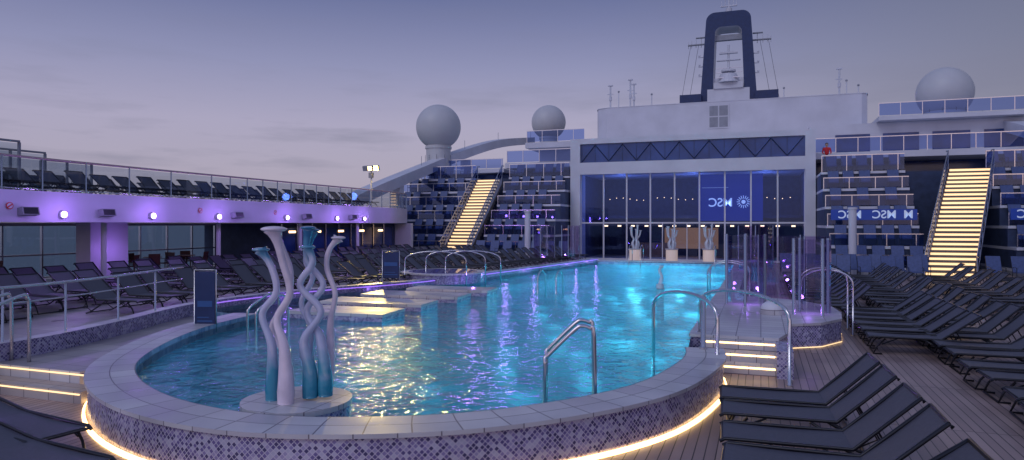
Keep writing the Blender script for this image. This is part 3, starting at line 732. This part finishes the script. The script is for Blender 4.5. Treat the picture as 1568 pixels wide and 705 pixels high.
b.box(-18.0,-13.0,52.6,60,8.65,9.1,WHITE); b.box(-17.6,-13.2,55,60,7.16,8.64,WHITE); rail(g,-17.9,-13.1,52.7,9.1,.95)
b.box(3.27,17,49,60,6.75,7.15,WHITE); b.box(3.3,16.5,52.5,59,5.9,6.74,NGLASS); rail(g,3.3,16.9,49.1,7.15,.95)
b.box(3.3,16.5,53.5,60,7.16,9.55,WHITE); b.box(7.6,16.3,52.4,60,9.56,9.85,WHITE); rail(g,7.6,16.2,52.5,9.85,.9)
for x in (5,8,11,14): b.box(x,x+2.2,53.44,53.49,7.5,8.8,NGLASS)
b.box(-25.5,-18.7,49.5,58,6.5,6.8,WHITE); b.box(-25,-18.8,51,58,5.9,6.49,NGLASS); rail(g,-25.4,-18.8,49.6,6.8,.8)
b.build('galleries',ss); g.build('gallery_rails',ss)
b=MB(); P=[(-13.05,75),(-13.05,57.2),(-12.8,56.4),(-12.0,56.0),(7.0,56.0),(7.4,56.3),(7.5,57),(7.5,75)]
b.prism(P,8.44,12.1,WHITE,WHITE); b.prism(grow(P,1.004),12.1,12.16,WHITE,WHITE)
b.box(-3.9,-2.3,55.95,55.99,10.0,11.9,WHITE); 
for i in range(2):
    for j in range(2): b.box(-3.78+.74*i,-3.14+.74*i,55.93,55.949,10.12+.88*j,10.9+.88*j,GREY)
b.build('deckhouse',ss)
for x,y,h in((-11.9,57,2.0),(-11.2,57,1.5),(-10.4,58,2.6),(-10.1,58,2.2),(-8.6,58,1.3),(5.7,58,2.3),(6.2,58,1.4),(6.9,57,.8),(1.8,60,1.5)):
    a=MB(); a.tube([(x,y,12.1),(x,y,12.1+h)],.04 if h<2 else .07,WHITE,8)
    if h>1.9:
        a.box(x-.25,x+.25,y-.04,y+.04,12+h*.7,12.06+h*.7,WHITE); a.box(x-.2,x+.2,y-.1,y+.1,12.1+h,12.2+h,WHITE); a.cyl((x,y),.12,12+h*.45,12.3+h*.45,WHITE,10)
    else: a.sphere((x,y,12.1+h),.09,GREY,8,6)
    a.build('antenna_mast')
# ---------------------------------------------------------------- funnel
fn=empty('ship_funnel',(-3.44,83,0)); 
def upath(hwb,hwt,zb,zt,r,n=8):
    P=[(-hwb,zb)]; z1=zt-r; 
    for i in range(6): t=(i+1)/7; P.append((-hwb+(hwb-hwt)*t,zb+(z1-zb)*t))
    for i in range(n+1):
        a=math.pi-(math.pi/2)*i/n; P.append((-hwt+r+r*math.cos(a),z1+r*math.sin(a)))
    return P+[(-x,z) for x,z in P[::-1]]
O=upath(3.1,2.45,16.5,26.7,1.0); I=upath(1.75,1.45,16.5,25.0,.7)
b=MB()
for i in range(len(O)-1):
    o0,o1,i0,i1=O[i],O[i+1],I[i],I[i+1]
    for yy in(-1.6,1.6):
        b.face([(o0[0],yy,o0[1]),(o1[0],yy,o1[1]),(i1[0],yy,i1[1]),(i0[0],yy,i0[1])],NAVY)
    b.face([(o0[0],-1.6,o0[1]),(o1[0],-1.6,o1[1]),(o1[0],1.6,o1[1]),(o0[0],1.6,o0[1])],NAVY)
    b.face([(i0[0],-1.6,i0[1]),(i1[0],-1.6,i1[1]),(i1[0],1.6,i1[1]),(i0[0],1.6,i0[1])],WHITE)
b.build('arch',fn)
b=MB(); b.box(-1.7,1.7,-1.2,1.5,16.5,19.2,WHITE); b.box(-2.3,2.3,-1.7,-1.5,16.4,17.9,WHITE)
b.box(-5.2,5.2,-2.5,3,12.1,16.4,WHITE); b.box(-5.3,-2.9,-2.6,2,16.2,17.3,NAVY); b.box(2.9,5.3,-2.6,2,16.2,17.3,NAVY)
b.box(-1.6,1.6,-1.9,-1.7,17.9,18.6,WHITE); b.cyl((0,-1.2),1.3,18.6,19.6,WHITE,20,.9); b.box(-1.2,1.2,-2.2,-1.9,19.0,19.1,STEEL)
b.tube([(0,-1,19),(0,-1,23)],.12,WHITE,8); b.box(-1.3,1.3,-1.2,-.8,21.2,21.3,WHITE); b.box(-1.0,1.0,-1.2,-.8,22.0,22.2,WHITE)
for z in(20,20.5,24): b.box(-1.5,1.5,-.3,-.2,z,z+.08,STEEL)
b.cyl((0,-1),.8,19.9,20.1,WHITE,16); b.box(-1.5,1.5,-1,-.4,23.6,24.2,GREY)
b.build('mast_base',fn)
b=MB()
b.tube([(0,0,26.7),(0,0,29.4)],.10,WHITE,8); b.box(-.9,.9,-.1,.1,27.7,27.85,WHITE); b.box(-.6,.6,-.1,.1,28.6,28.7,WHITE); b.cyl((0,0),.35,27.0,27.5,WHITE,12)
for k,x in enumerate((-.8,-.4,.5,.85)): b.tube([(x,0,27.8),(x,0,28.4+.2*k)],.04,WHITE,6)
for sd in(-1,1):
    b.box(min(sd*2.5,sd*4.6),max(sd*2.5,sd*4.6),-.15,.15,23.5,23.62,GREY); b.box(min(sd*2.6,sd*3.7),max(sd*2.6,sd*3.7),-.15,.15,24.3,24.4,GREY)
    for x,h in((3.1,.9),(3.7,.6),(4.2,.5),(4.55,.35)): b.tube([(sd*x,0,23.2),(sd*x,0,23.6+h)],.05,WHITE,6)
    for z in(19.5,20.6,21.7): b.box(min(sd*2.7,sd*3.3),max(sd*2.7,sd*3.3),-1.5,-1.3,z,z+.08,WHITE); b.sphere((sd*3.2,-1.4,z+.2),.12,WHITE,8,6)
    for x in(3.4,4.3): b.tube([(sd*x,0,23.5),(sd*(x+1.6),0,14)],.02,GREY,4)
b.build('antennas',fn)

# ---------------------------------------------------------------- radomes
def radome(x,y,z,r,pz,pr):
    e_=empty('radome',(x,y,0)); b=MB(); b.sphere((0,0,z),r,DOME,48,28)
    b.build('shell',e_); b=MB(); b.cyl((0,0),pr,pz,z-r*.8,DOME,28,pr*1.05); b.cyl((0,0),pr*1.12,z-r*.98,z-r*.88,DOME,28); b.cyl((0,0),pr*1.1,pz+.05,pz+.55,DOME,28)
    for k in range(10):
        a=k*math.pi/5; b.tube([(pr*1.12*math.cos(a),pr*1.12*math.sin(a),pz+.5),(pr*1.12*math.cos(a),pr*1.12*math.sin(a),pz+1.2)],.02,STEEL,4)
    b.build('pedestal',e_)
radome(-24.4,49.7,10.3,1.80,6.8,.95); radome(-21,69,13.2,1.8,8,.9); radome(12.25,55.9,11.75,1.8,9.85,1.2)
def rib(x,P,name='sweeping_rib'):
    b=MB(); P=cr(P,6); th=.75
    for a,c in zip(P,P[1:]):
        for xx in(x-.5,x+.5): b.face([(xx,a[0],a[1]),(xx,c[0],c[1]),(xx,c[0],c[1]-th),(xx,a[0],a[1]-th)],WHITE)
        b.face([(x-.5,a[0],a[1]),(x+.5,a[0],a[1]),(x+.5,c[0],c[1]),(x-.5,c[0],c[1])],WHITE); b.face([(x-.5,a[0],a[1]-th),(x+.5,a[0],a[1]-th),(x+.5,c[0],c[1]-th),(x-.5,c[0],c[1]-th)],WHITE)
    for a in P[::6]: b.tube([(x,a[0],a[1]),(x,a[0],a[1]+.7)],.02,STEEL,4)
    b.build(name)
rib(-24,[(34.5,3.6),(39,5.0),(46,6.9),(54,9.0),(62,10.7),(72,12.1)]); rib(15.6,[(38,5.2),(43,6.8),(49,8.3),(54,9.4),(60,10.3),(70,11.3)])
b=MB()
for y in(42,48,54): b.box(-24.4,-23.6,y,y+.6,.4,4.7+(y-40)*.24,WHITE)
b.build('rib_support')
b=MB(); b.box(15.8,18,6,50,3.0,3.7,WHITE2); b.box(15.85,15.9,6,50,3.7,4.6,BGLASS); b.box(15.8,15.9,6,50,4.6,4.66,STEEL)
for y in range(8,50,6): b.cyl((16.3,y),.1,0,3,WHITE,10)
b.box(17.4,17.6,6,50,0,3,NGLASS); b.build('starboard_gallery')

# ---------------------------------------------------------------- glass shower screens
def screen(cx,cy,r,a0,a1,z0,h,n=8,name='curved_glass_screen',pr=.022):
    s=empty(name,(cx,cy,0)); g=MB(); b=MB(); A=[math.radians(a0+(a1-a0)*i/n) for i in range(n+1)]
    pts=[(r*math.cos(a),r*math.sin(a)) for a in A]
    for i,(p,q) in enumerate(zip(pts,pts[1:])):
        d=((q[0]-p[0])*.04,(q[1]-p[1])*.04)
        g.face([(p[0]+d[0],p[1]+d[1],z0+.05),(q[0]-d[0],q[1]-d[1],z0+.05),(q[0]-d[0],q[1]-d[1],z0+h),(p[0]+d[0],p[1]+d[1],z0+h)],PGLASS)
    for p in pts[::2]: b.tube([(p[0],p[1],z0),(p[0],p[1],z0+h+.03)],pr,STEEL,8)
    g.build('glass',s); b.build('posts',s)
screen(-.35,17.9,.45,0,360,.5,1.72,8,pr=.034); light('shower_lamp','POINT',(-.35,17.9,.8),5,purple,.05)
screen(1.05,16.5,.42,-150,120,.5,1.65,6,pr=.034); light('shower_lamp','POINT',(1.0,16.5,.8),4,purple,.05)
screen(.9,24.0,1.2,0,360,.0,2.1,10); light('shower_lamp','POINT',(.9,24,.5),14,purple,.05)
screen(-10.8,34.6,.6,0,360,.5,1.9,8); screen(-9.6,35.6,.5,0,360,.5,1.9,8); light('shower_lamp','POINT',(-10.8,34.6,.8),14,purple,.05)
screen(-.2,31,.7,0,360,.5,1.9,8); light('shower_lamp','POINT',(-.2,31,.8),14,purple,.05)
b=MB(); b.cyl((-10.9,22.6),1.5,.40,.72,MOSAIC,36); b.cyl((-10.9,22.6),1.56,.721,.77,COPING,36); b.cyl((-10.9,22.6),1.25,.771,.778,mat('spa_water_violet',(.25,.2,.5),.05),36); b.build('whirlpool')
light('whirlpool_lamp','POINT',(-9.2,21.4,.6),9,purple,.05); light('whirlpool_lamp','POINT',(-9.0,24,.6),9,purple,.05)
for x,y in((-13.4,39.6),(4.2,36.8)):
    b=MB(); b.cyl((x,y),.18,.4 if x<0 else 0,3.2,WHITE,16); b.cyl((x,y),.22,3.2,3.3,WHITE,16); b.build('light_column')

# ---------------------------------------------------------------- person in red on the upper terrace
pe=empty('person_in_red',(3.98,47.9,5.95)); 
def skin(name,V,E,R,m):
    me=D.meshes.new(name); me.from_pydata(V,E,[]); o=D.objects.new(name,me); COL.objects.link(o); o.parent=pe
    o.modifiers.new('skin','SKIN')
    for i,r in enumerate(R): me.skin_vertices[0].data[i].radius=(r,r*.8)
    me.skin_vertices[0].data[0].use_root=True
    o.modifiers.new('sub','SUBSURF').levels=1; o.modifiers['sub'].render_levels=1; me.materials.append(m)
RED=mat('red_jacket',(.6,.02,.03),.7); SK=mat('skin',(.5,.3,.22),.6); HAIR=mat('hair',(.02,.015,.01),.7); TR=mat('trousers',(.03,.03,.05),.8)
skin('jacket',[(0,0,.92),(0,0,1.15),(0,-.02,1.36),(-.19,-.02,1.38),(-.25,-.05,1.12),(-.20,-.25,1.0),(.19,-.02,1.38),(.25,-.05,1.12),(.20,-.25,1.0),(0,-.02,1.45)],[(0,1),(1,2),(2,3),(3,4),(4,5),(2,6),(6,7),(7,8),(2,9)],[.15,.14,.16,.075,.055,.045,.075,.055,.045,.06],RED)
skin('trousers',[(0,0,.92),(-.10,0,.85),(-.11,-.01,.48),(-.11,0,.07),(.10,0,.85),(.11,-.01,.48),(.11,0,.07)],[(0,1),(1,2),(2,3),(0,4),(4,5),(5,6)],[.14,.10,.07,.05,.10,.07,.05],TR)
b=MB(); b.sphere((0,-.03,1.60),.105,SK,16,12,(.85,.95,1.15)); b.sphere((0,-.01,1.635),.108,HAIR,16,12,(.9,.98,1.0)); b.tube([(0,-.02,1.44),(0,-.02,1.52)],.05,SK,8); b.sphere((0,-.13,1.59),.018,SK,6,5)
for sx in(-1,1):
    b.sphere((sx*.035,-.118,1.615),.01,HAIR,6,4); b.sphere((sx*.092,-.02,1.59),.022,SK,6,5,(.5,1,1.3)); b.sphere((sx*.11,-.03,.03),.06,HAIR,8,6,(.8,1.9,.6)); b.sphere((sx*.19,-.30,1.0),.035,SK,8,6,(.8,1.3,.6))
    for k in range(4): b.tube([(sx*.19+(k-1.5)*.016,-.32,1.0),(sx*.19+(k-1.5)*.016,-.37,.99),(sx*.19+(k-1.5)*.016,-.385,.97)],.008,SK,5)
    b.tube([(sx*.16,-.29,1.0),(sx*.145,-.33,.99)],.009,SK,5)
b.build('head_and_hands',pe)
